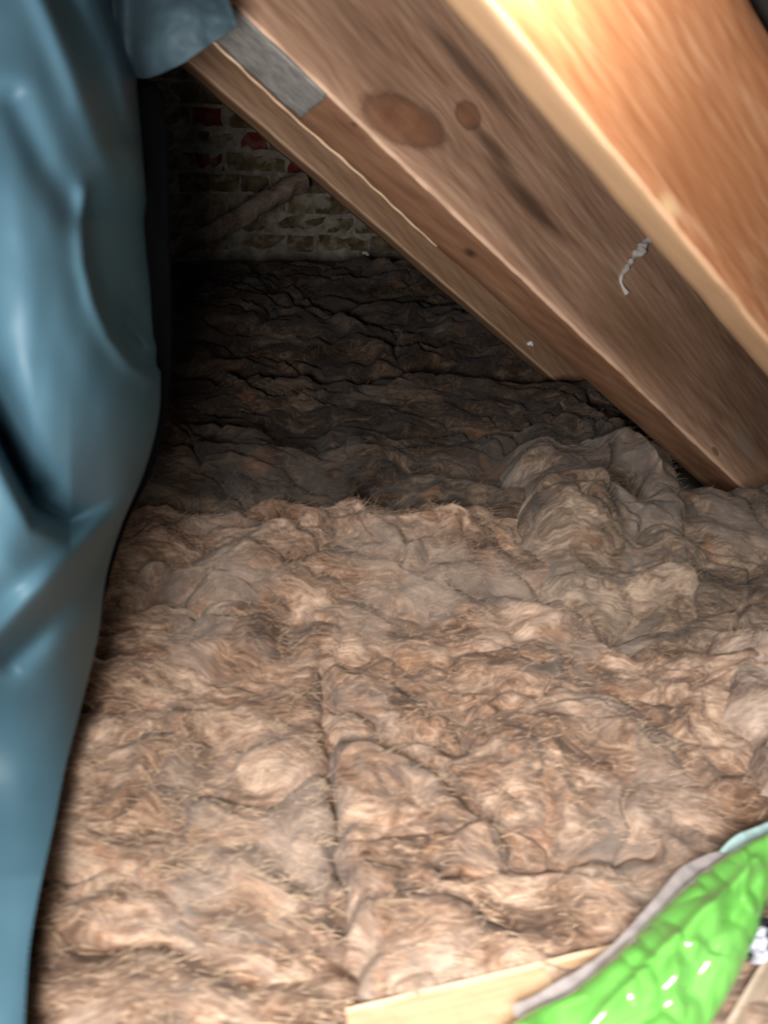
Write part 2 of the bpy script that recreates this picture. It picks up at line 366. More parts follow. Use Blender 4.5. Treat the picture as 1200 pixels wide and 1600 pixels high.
# ------------------------------------------------------------------ roof slope behind the rafters
X = RD; N = RD.cross(RIDGE).normalized()
if N.z < 0: N = -N
top_n = max((P+Y*a_+Z*b_).dot(N) for P, Y, Z, wy_, wz_ in ((P1, Y1, Z1, .078, .31), (P2, Y2, Z2, .05, .225), (P3, Y3, Z3, .06, .15)) for a_ in (0, wy_) for b_ in (0, wz_))
base = P1 + N*(top_n+0.02-P1.dot(N))
RM = Matrix(((X.x, RIDGE.x, N.x, base.x), (X.y, RIDGE.y, N.y, base.y), (X.z, RIDGE.z, N.z, base.z), (0, 0, 0, 1)))
v, f = box_vf(-1.6, 1.7, -1.6, 2.4, 0.0, 0.012)
tag(mesh_obj('ceiling', v, f, M['felt'], smooth=False, matrix=RM), kind='structure')

# ------------------------------------------------------------------ mineral wool batts
def seg_d(x, y, a, b):
    ax, ay, bx, by = a[0], a[1], b[0], b[1]; dx, dy = bx-ax, by-ay; L = dx*dx+dy*dy+1e-12
    t_ = np.clip(((x-ax)*dx+(y-ay)*dy)/L, 0, 1); return np.hypot(x-ax-t_*dx, y-ay-t_*dy)
FEAT = []                                            # (points on the floor, depth(+/-), half width)
def feat(pix, h, wd): FEAT.append(([tuple(flr(*p, 0.02)[:2]) for p in pix], h, wd))
feat([(505, 1125), (600, 1150), (690, 1195), (770, 1265), (830, 1325)], -0.028, 0.011)
feat([(560, 1165), (640, 1200), (710, 1265), (775, 1325)], 0.030, 0.022)
feat([(640, 1235), (690, 1275), (730, 1335), (800, 1340)], -0.012, 0.008)
feat([(700, 1345), (800, 1338), (900, 1325), (1040, 1312)], -0.032, 0.009)
feat([(560, 1390), (650, 1375), (750, 1400), (800, 1440)], -0.016, 0.010)
feat([(150, 1440), (260, 1455), (340, 1490), (420, 1520), (560, 1480)], -0.036, 0.013)
feat([(80, 1540), (250, 1550), (420, 1565)], 0.016, 0.03)
feat([(290, 1120), (270, 1200), (250, 1230)], 0.022, 0.022)
feat([(370, 1170), (330, 1240), (280, 1300), (240, 1350)], 0.014, 0.014)
feat([(400, 1130), (340, 1200), (300, 1260), (230, 1330)], -0.012, 0.010)
feat([(230, 880), (330, 900), (440, 950)], 0.014, 0.012)
feat([(260, 940), (380, 955), (470, 965)], -0.012, 0.008)
feat([(430, 1000), (540, 1010), (640, 1060)], -0.012, 0.014)
feat([(720, 905), (800, 905), (860, 925)], -0.022, 0.018)
feat([(960, 955), (1060, 950), (1180, 925)], -0.018, 0.012)
feat([(1090, 1190), (1060, 1240), (1090, 1290)], -0.012, 0.016)
feat([(850, 1180), (870, 1250), (860, 1300)], -0.010, 0.016)
feat([(560, 820), (680, 815), (800, 830)], 0.020, 0.016)
feat([(250, 660), (330, 650), (420, 665)], 0.020, 0.018)
feat([(250, 700), (330, 690), (420, 700)], 0.016, 0.014)

def sabs(v, e=0.08): return np.sqrt(v*v+e*e)-e
HOLE = np.array(flr(985, 732, 0.05)[:2])
def wool_h(x, y, seed, amp):
    wx = x+0.055*fbm(x*4, y*4, seed, 3, 11)+0.012*fbm(x*17, y*17, seed, 2, 15); wy = y+0.055*fbm(x*4+9, y*4, seed, 3, 12)+0.012*fbm(x*17+4, y*17, seed, 2, 16)
    big = fbm(wx*3.0, wy*3.8, seed, 3, 21)*0.040
    b1 = sabs(fbm(wx*5.5, wy*8.5, seed, 2, 31), 0.05); b2 = sabs(noise(wx*12, wy*19, seed, 41), 0.07); b3 = sabs(noise(wx*27, wy*44, seed, 51), 0.10)
    mk = np.clip(0.5+1.6*noise(wx*3.3+7, wy*4, seed, 55), 0, 1)        # smooth felted areas against torn, tufted ones
    fine = fbm(wx*55, wy*120, seed, 3, 61, 0.6)*0.0028
    crease = np.clip(0.10-np.abs(fbm(wx*2.9+3, wy*4.1, seed+4, 2, 71)), 0, 1)/0.10
    h = big + 0.034*b1 + 0.020*b2*(0.4+mk) + 0.008*b3*(0.3+mk) + fine*(0.5+mk) - 0.022*crease**2*(0.3+mk)
    return h*amp - 0.008
def batt(label, corners, z0, seed, mat, amp=1.0, step=(0.0032, 0.0032), round_=0.05, edge=0.016, thick=0.13, group='mineral wool quilts laid over the loft floor', feats=True, lift=None, tilt=(0, 0)):
    c = [np.array(p[:2]) for p in corners]               # near-left, near-right, far-right, far-left
    nu = int(max(np.linalg.norm(c[1]-c[0]), np.linalg.norm(c[2]-c[3]))/step[0])+2
    nv = int(max(np.linalg.norm(c[3]-c[0]), np.linalg.norm(c[2]-c[1]))/step[1])+2
    u, v = np.meshgrid(np.linspace(0, 1, nu), np.linspace(0, 1, nv))
    P = ((1-u)*(1-v))[..., None]*c[0]+(u*(1-v))[..., None]*c[1]+(u*v)[..., None]*c[2]+((1-u)*v)[..., None]*c[3]
    x, y = P[..., 0], P[..., 1]
    d = np.minimum.reduce([seg_d(x, y, c[i], c[(i+1) % 4]) for i in range(4)])
    # ragged outline: push the points near an edge in or out
    x = x + edge*fbm(x*9, y*9, seed+2, 3, 5)*np.clip(1-d/0.12, 0, 1); y = y + edge*fbm(x*9+5, y*9, seed+6, 3, 6)*np.clip(1-d/0.12, 0, 1)
    h = wool_h(x, y, seed, amp)
    if feats:
        for pts, dh, wd in FEAT:
            dd = np.minimum.reduce([seg_d(x, y, pts[i], pts[i+1]) for i in range(len(pts)-1)])
            dd = dd + wd*0.5*noise(x*30, y*30, 0, 91)
            h = h + dh*np.exp(-(dd/wd)**2)
    dhole = np.hypot((x-HOLE[0])/0.036, (y-HOLE[1])/0.060); h = h*(1-0.8*np.exp(-dhole**3)) - 0.17*np.exp(-dhole**4)
    if lift is not None: h = h + lift(x, y)
    t_ = np.clip(d/round_, 0, 1); drop = (1-np.sqrt(np.clip(1-(1-t_)**2, 0, 1)))
    zt = z0 + h*np.clip(t_*2, 0.15, 1) - drop*thick*0.85 + tilt[0]*(u-0.5) + tilt[1]*(v-0.5)
    # sideways curl so the folds overhang a little
    x = x + 0.010*amp*noise(x*22, y*26, seed+9, 101); y = y - 0.35*np.clip(h, -0.03, 0.2)*np.clip(t_, 0, 1) + 0.008*amp*noise(x*25, y*30, seed+5, 102)
    n, m = x.shape
    per = [(0, j) for j in range(m)]+[(i, m-1) for i in range(1, n)]+[(n-1, j) for j in range(m-2, -1, -1)]+[(i, 0) for i in range(n-2, 0, -1)]
    zb = z0-thick
    V = np.stack([x, y, np.maximum(zt, zb+0.004)], -1).reshape(-1, 3)
    org = V[:, :].mean(0); org[2] = zb
    idx = [i*m+j for i, j in per]
    B = V[idx].copy(); B[:, 2] = zb
    L = len(idx); o0 = len(V)
    quads = grid_faces(n, m).tolist()
    quads += [(idx[(k+1) % L], idx[k], o0+k, o0+(k+1) % L) for k in range(L)]
    quads.append(tuple(o0+k for k in range(L))[::-1])
    V = np.vstack([V, B])-org
    o = mesh_obj('insulation_quilt', V.tolist(), quads, mat, matrix=Matrix.Translation(org.tolist()))
    tag(o, label, 'insulation', group)
    # loose fibres standing proud of the top: one part nobody could count
    return o, V, org, (n, m)
def fibres(o, V, n, count, seed, mat, ln=0.018):
    r = np.random.default_rng(seed); T = V[:n]; ok = np.nonzero(T[:, 2] > np.percentile(T[:, 2], 22))[0]; k = ok[r.integers(0, len(ok), count)]; p = V[k]
    ang = r.normal(0.15, 0.9, count); L = ln*(0.4+r.random(count)); L3 = L[:, None]
    d = np.stack([np.cos(ang), np.sin(ang)*0.6, r.normal(0.0, 0.10, count)], -1); bend = r.normal(0, 0.7, (count, 3))
    side = np.stack([-d[:, 1], d[:, 0], np.zeros(count)], -1)*(0.00018+0.00022*r.random(count))[:, None]
    up = np.array([0, 0, 0.0022])
    pts = [p + d*L3*t + bend*L3*t*t*0.5 + up*(1-abs(2*t-1)*1.2) for t in (0, 0.33, 0.66, 1.0)]
    Vs = np.stack([q+sg*side*wq for q, wq in zip(pts, (1, 1, 0.8, 0.3)) for sg in (-1, 1)], 1).reshape(-1, 3)
    b = (np.arange(count)*8)[:, None]
    Fq = np.concatenate([b+np.array([[a, a+1, a+3, a+2]]) for a in (0, 2, 4)], 0)
    f = mesh_obj('loose_fibre', Vs.tolist(), Fq.tolist(), mat, parent=o); tag(f, kind='stuff')

def c(px, py): return tuple(flr(px, py, 0.0)[:2])
t = NT('wool_fibre'); t.set(Base_Color=t.ramp(t.add('ShaderNodeObjectInfo').outputs['Random'], [(0, (0.60, 0.44, 0.31)), (1, (0.60, 0.44, 0.31))]), Roughness=0.8); t.b.inputs['Specular IOR Level'].default_value = 0.2; M['fibre'] = t.m
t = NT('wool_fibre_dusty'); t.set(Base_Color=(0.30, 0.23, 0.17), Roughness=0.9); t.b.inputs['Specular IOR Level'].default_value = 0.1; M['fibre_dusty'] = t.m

def addb(label, corners, z0, seed, mat, fib, fcount, **kw):
    o, V, org, (n, m) = batt(label, corners, z0, seed, mat, **kw)
    fibres(o, V, n*m, fcount//2, int(seed*10), M[fib], 0.016)
    return o
# left quilt running away from the camera, right quilt beside it
addb('tan wool quilt in the left foreground beside the hanging blue sheet', [c(-260, 1720), c(606, 1720), c(512, 1010), c(20, 1010)], 0.0, 1.3, M['wool'], 'fibre', 9000, round_=0.035)
addb('tan wool quilt in the right foreground reaching under the green bag', [c(565, 1760), c(2050, 1700), c(1750, 1010), c(488, 1000)], 0.004, 5.1, M['wool'], 'fibre', 11000, round_=0.035)
addb('brown wool quilt across the middle with a bright upper edge below the shadowed wool', [c(-20, 1050), c(1010, 1050), c(850, 780), c(120, 790)], 0.010, 9.4, M['wool'], 'fibre', 9000, amp=1.1, round_=0.04)
addb('dim brown wool quilt between the lit middle quilt and the dark back', [c(80, 830), c(860, 825), c(1080, 590), c(190, 570)], -0.012, 13.2, M['wool_dusty_shaded'], 'fibre_dusty', 9000, amp=1.25, step=(0.0045, 0.0045), round_=0.06)
addb('dark wool quilt at the back of the eaves against the brick gable', [c(100, 575), c(1000, 575), c(900, 395), c(200, 400)], -0.015, 17.9, M['wool_dusty_shaded'], 'fibre_dusty', 5000, amp=1.3, step=(0.007, 0.009), round_=0.08)
# bulging roll end at the right, tucked under the rafter
rc = np.array(flr(905, 775, 0.05)[:2]); hole = HOLE
def lift_roll(x, y):
    q = ((x-rc[0])/0.17)**2+((y-rc[1])/0.14)**2
    hh = 0.075*np.exp(-q)
    dh = np.hypot((x-hole[0])/0.036, (y-hole[1])/0.060)
    fr = np.clip((y-hole[1])/0.03+0.8, 0, 1)
    return hh*(0.35+0.65*np.clip(fr+np.clip((np.abs(x-hole[0])-0.04)/0.05, 0, 1), 0, 1)) - 0.06*np.exp(-dh**3) + 0.035*fr*np.exp(-((dh-1.4)/0.35)**2)
addb('pale lumpy wool roll end with a dark hole, bulging out below the rafter', [c(845, 990), c(1120, 960), c(1060, 690), c(770, 700)], 0.035, 22.3, M['wool_pale'], 'fibre_dusty', 5000, lift=lift_roll, round_=0.07, thick=0.17, feats=False)
addb('greyish wool quilt packed at the right between the roll end and the rafter foot', [c(960, 1010), c(1800, 1020), c(1700, 730), c(1010, 760)], -0.012, 26.8, M['wool_pale'], 'fibre_dusty', 6000, round_=0.06, amp=1.1)
addb('pinkish wool strip at the right edge above the green bag', [c(1180, 1260), c(1420, 1260), c(1400, 960), c(1095, 990)], 0.035, 30.1, M['wool_rose'], 'fibre', 3000, round_=0.04, amp=0.8)

# ------------------------------------------------------------------ hanging blue sheet
def interp_poly(ctrl, t_):                          # smooth curve through control rows, t 0..1 (Catmull-Rom)
    ctrl = np.array(ctrl, float); n = len(ctrl)-1; q = np.clip(np.asarray(t_)*n, 0, n-1e-6); i = q.astype(int); f = (q-i)[..., None]
    g = lambda k: ctrl[np.clip(k, 0, n)]
    a, b, c_, d = g(i-1), g(i), g(i+1), g(i+2)
    return 0.5*((2*b)+(c_-a)*f+(2*a-5*b+4*c_-d)*f*f+(3*b-a-3*c_+d)*f**3)
EX, EY, EZ, EE = (np.array(q) for q in (CX, CY, FW, EYE))
def at_np(px, py, dp): return EE + (((px-600)/F)[..., None]*EX + ((800-py)/F)[..., None]*EY + EZ)*dp[..., None]
def poly_d(px, py, pts): return np.minimum.reduce([seg_d(px, py, pts[i], pts[i+1]) for i in range(len(pts)-1)])
def shell(name, P, mat, th=0.0012, parent=None, matrix=None):
    n, m = P.shape[:2]; du = np.gradient(P, axis=1); dv = np.gradient(P, axis=0); nn = np.cross(du, dv); nn /= np.linalg.norm(nn, axis=-1, keepdims=True)+1e-12
    A = P.reshape(-1, 3); B = (P+nn*th*np.sign(((P-EE)*nn).sum(-1).mean())).reshape(-1, 3); o0 = len(A)
    per = [j for j in range(m)]+[i*m+m-1 for i in range(1, n)]+[(n-1)*m+j for j in range(m-2, -1, -1)]+[i*m for i in range(n-2, 0, -1)]
    L = len(per); quads = grid_faces(n, m).tolist()+(grid_faces(n, m, o0, True)).tolist()+[(per[(k+1) % L], per[k], o0+per[k], o0+per[(k+1) % L]) for k in range(L)]
    V = np.vstack([A, B]); org = matrix if matrix is not None else V.mean(0)
    o = mesh_obj(name, (V-org).tolist(), quads, mat, parent=parent, matrix=None if parent else Matrix.Translation(org.tolist()))
    return o, org
t = NT('blue_sheet'); co = t.obj()
col = t.ramp(t.noise(co, 5, 4), [(0.3, (0.060, 0.135, 0.185)), (0.7, (0.085, 0.185, 0.25))])
t.set(Base_Color=col, Roughness=0.5); t.b.inputs['Specular IOR Level'].default_value = 0.35
t.bump(t.noise(co, 9, 2), 0.08, 0.004); M['sheet'] = t.m
t = NT('shaded_fold_black'); t.set(Base_Color=(0.0035, 0.004, 0.005), Roughness=0.8); t.b.inputs['Specular IOR Level'].default_value = 0.04; M['shaded_fold'] = t.m

edge = [(150, -260), (172, -100), (188, 0), (212, 120), (224, 250), (233, 380), (244, 480), (250, 570), (248, 650), (226, 735), (190, 820), (166, 900), (154, 990), (138, 1060), (120, 1130), (102, 1200), (84, 1290), (62, 1390), (46, 1480), (40, 1560), (36, 1640), (30, 1760)]
nr, nc = 330, 170
tv = np.linspace(0, 1, nr); E = interp_poly(edge, tv)
uu = np.linspace(0, 1, nc)[None, :]; uu = 1-(1-uu)**1.25
left = -330.0
PX = left+(E[:, 0:1]-left)*uu; PY = E[:, 1:2]+0*uu
dist = E[:, 0:1]-PX                                 # px from the free edge
D = 0.56 + 0.0*PX
wd_ = np.clip(1-(PY-850)/650, 0.2, 1)
D = D + wd_*(0.27*np.exp(-dist/55.0) + 0.06*np.exp(-dist/160.0))
D = D - 0.035*np.exp(-((PX-20)/110.0)**2-((PY-430)/330.0)**2)      # big bulge left of centre
D = D - 0.03*np.exp(-((PX+10)/120.0)**2-((PY-880)/130.0)**2)
g = lambda pts, wd: np.exp(-(poly_d(PX, PY, pts)/wd)**2)
vy = PY-np.interp(PX, [-340, -40, 0, 50, 110, 200, 250], [420, 600, 680, 780, 812, 770, 700]); D = D + 0.10*np.where(vy < 0, np.exp(np.minimum(vy, 0)/75), np.exp(-(vy/26)**2))*np.clip((PX+160)/120, 0, 1)*(1-np.exp(-(dist/70)**2))       # deep hollow under the bulge
D = D + 0.035*g([(-20, 600), (20, 690), (60, 760)], 26)
D = D - 0.032*g([(215, 780), (110, 880), (0, 985), (-60, 1040)], 24)        # diagonal fold
D = D + 0.030*g([(190, 850), (110, 930), (20, 1030)], 26)
D = D + 0.034*g([(100, -20), (150, 90), (190, 210)], 22) - 0.016*g([(60, -20), (110, 100), (170, 250)], 22)
D = D - 0.010*g([(150, -20), (185, 80), (200, 180)], 12)
D = D + 0.012*g([(20, 160), (70, 260), (120, 330)], 26)
# pocket: the left bulge laps over the darker hollow behind it
lap = [(133, 300), (127, 350), (131, 410), (146, 470), (170, 525), (205, 570), (238, 592)]
lx = np.interp(PY, [p[1] for p in lap], [p[0] for p in lap]); inside = np.clip((PX-lx)/9.0, 0, 1)*np.clip((PY-285)/60, 0, 1)*np.clip((596-PY)/25.0, 0, 1)
D = D + 0.055*inside - 0.010*g(lap, 14)
D = D + 0.06*np.exp(-((PX-205)/26)**2-((PY-525)/55)**2)*inside - 0.02*g([(205, 510), (235, 545)], 9)
D = D + 0.004*fbm(PX/90, PY/170, 3, 2, 201)
dz = ((PX-600)/F)*EX[2] + ((800-PY)/F)*EY[2] + EZ[2]; fl = np.where(dz < -0.05, (0.07-0.75)/np.minimum(dz, -0.05), 9.0)
fb = (0.11-0.75)/np.minimum(dz, -0.05); wb = np.clip((PY-880)/420, 0, 1); wb = wb*wb*(3-2*wb); D = D*(1-wb)+(fb+(D-0.56)*0.35)*wb
D = np.minimum(D, fl)
sh, so = shell('plastic_sheet', at_np(PX, PY, D), M['sheet'])
tag(sh, 'blue-grey plastic sheet hanging in soft folds down the left side', 'plastic sheet')
# sheet's back fold beyond the free edge, its shade put into a black colour
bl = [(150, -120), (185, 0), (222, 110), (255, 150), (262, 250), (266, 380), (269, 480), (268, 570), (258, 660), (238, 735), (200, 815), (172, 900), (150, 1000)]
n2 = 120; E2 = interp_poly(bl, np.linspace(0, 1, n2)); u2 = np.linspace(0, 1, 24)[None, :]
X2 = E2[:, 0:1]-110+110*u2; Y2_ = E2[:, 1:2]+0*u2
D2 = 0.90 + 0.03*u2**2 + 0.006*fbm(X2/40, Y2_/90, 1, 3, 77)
shell('shaded_fold', at_np(X2, Y2_, D2), M['shaded_fold'], parent=sh, matrix=so)
# upper flap with a crisp corner, covering the rafter heads
n3 = 60; a3 = np.linspace(0, 1, n3)
lo = interp_poly([(195, 118), (232, 122), (285, 99), (330, 68), (372, 40)], a3); hi = interp_poly([(150, -160), (200, -150), (250, -150), (290, -140), (316, -110)], a3)
vv = np.linspace(0, 1, 50)[:, None, None]; PP = lo[None]*(1-vv)+hi[None]*vv
X3, Y3_ = PP[..., 0], PP[..., 1]
D3 = 0.79 - 0.02*np.exp(-((X3-280)/60)**2-((Y3_-20)/70)**2) + 0.05*np.exp(-((X3-200)/26)**2) + 0.004*fbm(X3/40, Y3_/40, 2, 3, 88) + 0.05*np.clip((Y3_-60)/60, 0, 1)**2*np.clip((300-X3)/80, 0, 1)
t = NT('dull_sheet'); t.set(Base_Color=(0.050, 0.085, 0.105), Roughness=0.6); t.b.inputs['Specular IOR Level'].default_value = 0.25; M['sheet_dull'] = t.m
shell('flap', at_np(X3, Y3_, D3), M['sheet_dull'], parent=sh, matrix=so)

# ------------------------------------------------------------------ grey metal plate on the middle rafter's narrow face
inv1 = F1.inverted()
pa = on_face(F1, 380, 20, 'Y'); pb = on_face(F1, 492, 166, 'Y')
sy = 1 if m1.to_3x3().inverted() @ Y1 @ Vector((0, 1, 0)) > 0 else -1
t = NT('galvanised_plate'); col = t.ramp(t.noise(t.vm('MULTIPLY', t.obj(), (1, 3, 3)).outputs[0], 45, 5, 0.65), [(0.3, (0.15, 0.145, 0.135)), (0.55, (0.26, 0.25, 0.235)), (0.75, (0.38, 0.365, 0.345))])
t.set(Base_Color=col, Roughness=0.6, Metallic=0.15); t.bump(t.noise(t.obj(), 120, 4), 0.5, 0.0015); M['plate'] = t.m
L0 = pb.x-0.30; nn_, mm_ = 60, 14
xs = np.linspace(L0, pb.x, nn_); ysn = np.linspace(0.003, 0.068, mm_)
XX, YY = np.meshgrid(xs, ysn, indexing='ij'); ragged = 0.0025*fbm(XX*40, YY*3, 0, 3, 9)*(YY > 0.05)
XX2 = XX + 0.0008*np.sin(YY*90)
top = np.stack([XX2, (YY+ragged)*sy, -0.0025+0.0006*fbm(XX*60, YY*60, 0, 2, 4)], -1).reshape(-1, 3)
bot = top.copy(); bot[:, 2] = 0.0015
per = [j for j in range(mm_)]+[i*mm_+mm_-1 for i in range(1, nn_)]+[(nn_-1)*mm_+j for j in range(mm_-2, -1, -1)]+[i*mm_ for i in range(nn_-2, 0, -1)]
Lp = len(per); qd = grid_faces(nn_, mm_).tolist()+grid_faces(nn_, mm_, nn_*mm_, True).tolist()+[(per[(k+1) % Lp], per[k], nn_*mm_+per[k], nn_*mm_+per[(k+1) % Lp]) for k in range(Lp)]
pl = mesh_obj('metal_plate', np.vstack([top, bot]).tolist(), qd, M['plate'], parent=r1); pl['label'] = 'weathered grey metal plate'
# splintered pale arris strip beside the plate
sp = []
for i, x in enumerate(np.linspace(L0, pb.x+0.27, 140)):
    wv_ = (0.0022+0.0009*math.sin(i*0.7)+0.0008*math.sin(i*0.23))*max(0.05, 1-(i/139)**2)
    yb = 0.0745+0.0014*math.sin(i*0.11)+0.0008*math.sin(i*0.61)
    for (dy, dz) in ((-wv_, 0.001), (-wv_*0.4, -0.0028), (wv_*0.5, -0.0022), (wv_, 0.001)): sp.append((x, (yb+dy)*sy, dz))
t = NT('pale_splinter'); t.set(Base_Color=(0.66, 0.47, 0.30), Roughness=0.6); M['splinter'] = t.m
spl = mesh_obj('splinter', sp, grid_faces(140, 4).tolist(), M['splinter'], parent=r1); spl['label'] = 'pale splintered edge'

# ------------------------------------------------------------------ green bag
t = NT('green_film'); col = t.ramp(t.noise(t.obj(), 9, 3), [(0.3, (0.11, 0.37, 0.06)), (0.7, (0.17, 0.46, 0.105))])
t.set(Base_Color=col, Roughness=0.17); t.b.inputs['Coat Weight'].default_value = 0.6; t.b.inputs['Coat Roughness'].default_value = 0.06
t.bump(t.noise(t.obj(), 26, 3), 0.5, 0.004); M['green'] = t.m
t = NT('clear_film'); t.set(Base_Color=(0.42, 0.38, 0.38), Roughness=0.25); t.b.inputs['Alpha'].default_value = 0.5; M['clear'] = t.m
t = NT('pale_blue_film'); t.set(Base_Color=(0.42, 0.60, 0.60), Roughness=0.3); M['pale_blue'] = t.m
BL = [(640, 1760), (740, 1660), (812, 1592), (884, 1556), (962, 1492), (1030, 1424), (1092, 1368), (1150, 1335), (1215, 1310), (1290, 1290)]
BR = [(980, 1800), (1060, 1690), (1112, 1600), (1150, 1535), (1176, 1478), (1200, 1410), (1224, 1370), (1252, 1345), (1290, 1322), (1330, 1300)]
n4, m4 = 190, 120
def flr_np(px, py, z):
    d = ((px-600)/F)[..., None]*EX + ((800-py)/F)[..., None]*EY + EZ; return EE + d*((z-0.75)/d[..., 2])[..., None]
a4 = np.linspace(0, 1, n4); lft = interp_poly(BL, a4); rgt = interp_poly(BR, a4); u4 = np.linspace(0, 1, m4)[None, :, None]
PPx = lft[:, None, :]*(1-u4)+rgt[:, None, :]*u4
B0 = flr_np(PPx[..., 0], PPx[..., 1], np.full(PPx.shape[:2], 0.05))
u1 = u4[..., 0]; pil = np.sqrt(np.clip(1-(2*u1-1)**2, 0, 1))*np.clip(np.minimum(a4, 1-a4)*6, 0, 1)[:, None]**0.5
xx, yy = B0[..., 0], B0[..., 1]
wr = 1-np.abs(fbm(xx*13+0.4*fbm(xx*8, yy*8, 0, 2, 301), yy*9, 0, 2, 302))*2.2
wr2 = np.abs(noise(xx*34, yy*24, 0, 303))
rdg = np.exp(-(poly_d(PPx[..., 0], PPx[..., 1], [(900, 1640), (1010, 1520), (1090, 1450), (1160, 1380)])/11)**2)
rdg2 = np.exp(-(poly_d(PPx[..., 0], PPx[..., 1], [(960, 1640), (1070, 1560), (1120, 1470), (1165, 1400)])/14)**2)
hB = 0.030*pil + pil*(0.011*wr + 0.014*wr2 + 0.006*rdg - 0.010*rdg2)
T4 = B0.copy(); T4[..., 2] += hB
U4 = B0.copy(); U4[..., 2] -= 0.018*pil
A4 = T4.reshape(-1, 3); Bq = U4.reshape(-1, 3); og = A4.mean(0)
per = [j for j in range(m4)]+[i*m4+m4-1 for i in range(1, n4)]+[(n4-1)*m4+j for j in range(m4-2, -1, -1)]+[i*m4 for i in range(n4-2, 0, -1)]
Lq = len(per); qd = grid_faces(n4, m4, 0, True).tolist()+grid_faces(n4, m4, n4*m4).tolist()+[(per[k], per[(k+1) % Lq], n4*m4+per[(k+1) % Lq], n4*m4+per[k]) for k in range(Lq)]
bag = mesh_obj('packaging_bag', (np.vstack([A4, Bq])-og).tolist(), qd, M['green'], matrix=Matrix.Translation(og.tolist()))
tag(bag, 'crumpled glossy bright green plastic bag lying on the wool', 'bag')
def strip(name, pts_in, pts_out, z, mat, label=None):
    aa = np.linspace(0, 1, 90); A_ = interp_poly(pts_in, aa); B_ = interp_poly(pts_out, aa); q = np.linspace(0, 1, 10)[None, :, None]
    S = A_[:, None]*(1-q)+B_[:, None]*q; G = flr_np(S[..., 0], S[..., 1], np.full(S.shape[:2], z)); G[..., 2] += 0.0035*fbm(G[..., 0]*25, G[..., 1]*25, 0, 3, 55)
    o, _ = shell(name, G, mat, 0.0008, parent=bag, matrix=og)
    if label: o['label'] = label
strip('clear_margin', [(805, 1590), (890, 1562), (966, 1496), (1034, 1428), (1096, 1372), (1160, 1340)], [(800, 1570), (850, 1545), (940, 1490), (1010, 1418), (1068, 1352), (1120, 1330)], 0.050, M['clear'], 'clear plastic margin')
strip('blue_band', [(1135, 1352), (1175, 1338), (1215, 1322), (1270, 1305)], [(1120, 1335), (1150, 1305), (1190, 1288), (1250, 1268)], 0.046, M['pale_blue'], 'pale blue printed band')

# ------------------------------------------------------------------ timber at the near edge
def plank(name, label, c4, z, th, mat, group=None, cat='board'):
    P = [np.array(flr(*q, z)) for q in c4]; n_, m_ = 40, 10
    u_, v_ = np.meshgrid(np.linspace(0, 1, m_), np.linspace(0, 1, n_)); G = ((1-u_)*(1-v_))[..., None]*P[0]+(u_*(1-v_))[..., None]*P[3]+(u_*v_)[..., None]*P[2]+((1-u_)*v_)[..., None]*P[1]
    G = G.copy(); G[..., 2] += 0.001*fbm(u_*3, v_*9, z, 3, 5)
    xd = Vector(P[1]-P[0]).normalized(); zd = Vector((0, 0, 1)); yd = zd.cross(xd).normalized(); og = Vector(P[0])
    mt = Matrix(((xd.x, yd.x, 0, og.x), (xd.y, yd.y, 0, og.y), (xd.z, yd.z, 1, og.z), (0, 0, 0, 1))); iv = mt.inverted()
    top = [iv @ Vector(q) for q in G.reshape(-1, 3)]; bot = [q-Vector((0, 0, th)) for q in top]
    per = [j for j in range(m_)]+[i*m_+m_-1 for i in range(1, n_)]+[(n_-1)*m_+j for j in range(m_-2, -1, -1)]+[i*m_ for i in range(n_-2, 0, -1)]
    L = len(per); N_ = n_*m_; qd = grid_faces(n_, m_).tolist()+grid_faces(n_, m_, N_, True).tolist()+[(per[(k+1) % L], per[k], N_+per[k], N_+per[(k+1) % L]) for k in range(L)]
    o = mesh_obj(name, [tuple(q) for q in top+bot], qd, mat, smooth=False, matrix=mt)
    import bmesh
    bm = bmesh.new(); bm.from_mesh(o.data); bmesh.ops.recalc_face_normals(bm, faces=bm.faces); bm.to_mesh(o.data); bm.free()
    return tag(o, label, cat, group)
M['pale_wood'] = wood('pale_wood', (0.34, 0.20, 0.11), (0.45, 0.29, 0.17), (0.54, 0.37, 0.24), seed=12.0)
M['grey_wood'] = wood('grey_wood', (0.13, 0.09, 0.065), (0.24, 0.18, 0.13), (0.36, 0.30, 0.23), seed=15.0)
plank('timber_board', 'smooth pale tan timber board half buried in wool at the bottom edge', [(540, 1575), (1010, 1462), (1120, 1600), (560, 1760)], 0.016, 0.10, M['pale_wood'])
plank('timber_board', 'rough grey-brown timber in the bottom right corner beside the green bag', [(1085, 1680), (1240, 1420), (1420, 1480), (1300, 1760)], 0.032, 0.10, M['grey_wood'])
plank('timber_board', 'pale timber offcut just showing in the bottom left corner', [(-160, 1500), (22, 1612), (0, 1760), (-220, 1700)], 0.06, 0.12, M['pale_wood'])
# crumpled black and white wrapper between the bag and the timber
t = NT('wrapper_print'); ck = t.add('ShaderNodeTexWave', {'Vector': t.obj(), 'Scale': 7.0, 'Distortion': 2.5, 'Detail': 1.0}).outputs['Fac']
t.set(Base_Color=t.ramp(ck, [(0.56, (0.02, 0.02, 0.025)), (0.60, (0.50, 0.52, 0.60))]), Roughness=0.25); M['wrapper'] = t.m
u_, v_ = np.meshgrid(np.linspace(0, 1, 40), np.linspace(0, 1, 40))
WX = 1152+100*u_+20*v_; WY = 1512-72*v_-22*u_
G = flr_np(WX, WY, np.full(WX.shape, 0.045)); G[..., 2] += 0.012*fbm(u_*4, v_*4, 1, 4, 71)+0.010*np.sin(u_*3.14)*np.sin(v_*3.14)
wrp, _ = shell('wrapper', G, M['wrapper']); tag(wrp, 'crumpled black and white wrapper at the right edge behind the green bag', 'wrapper')

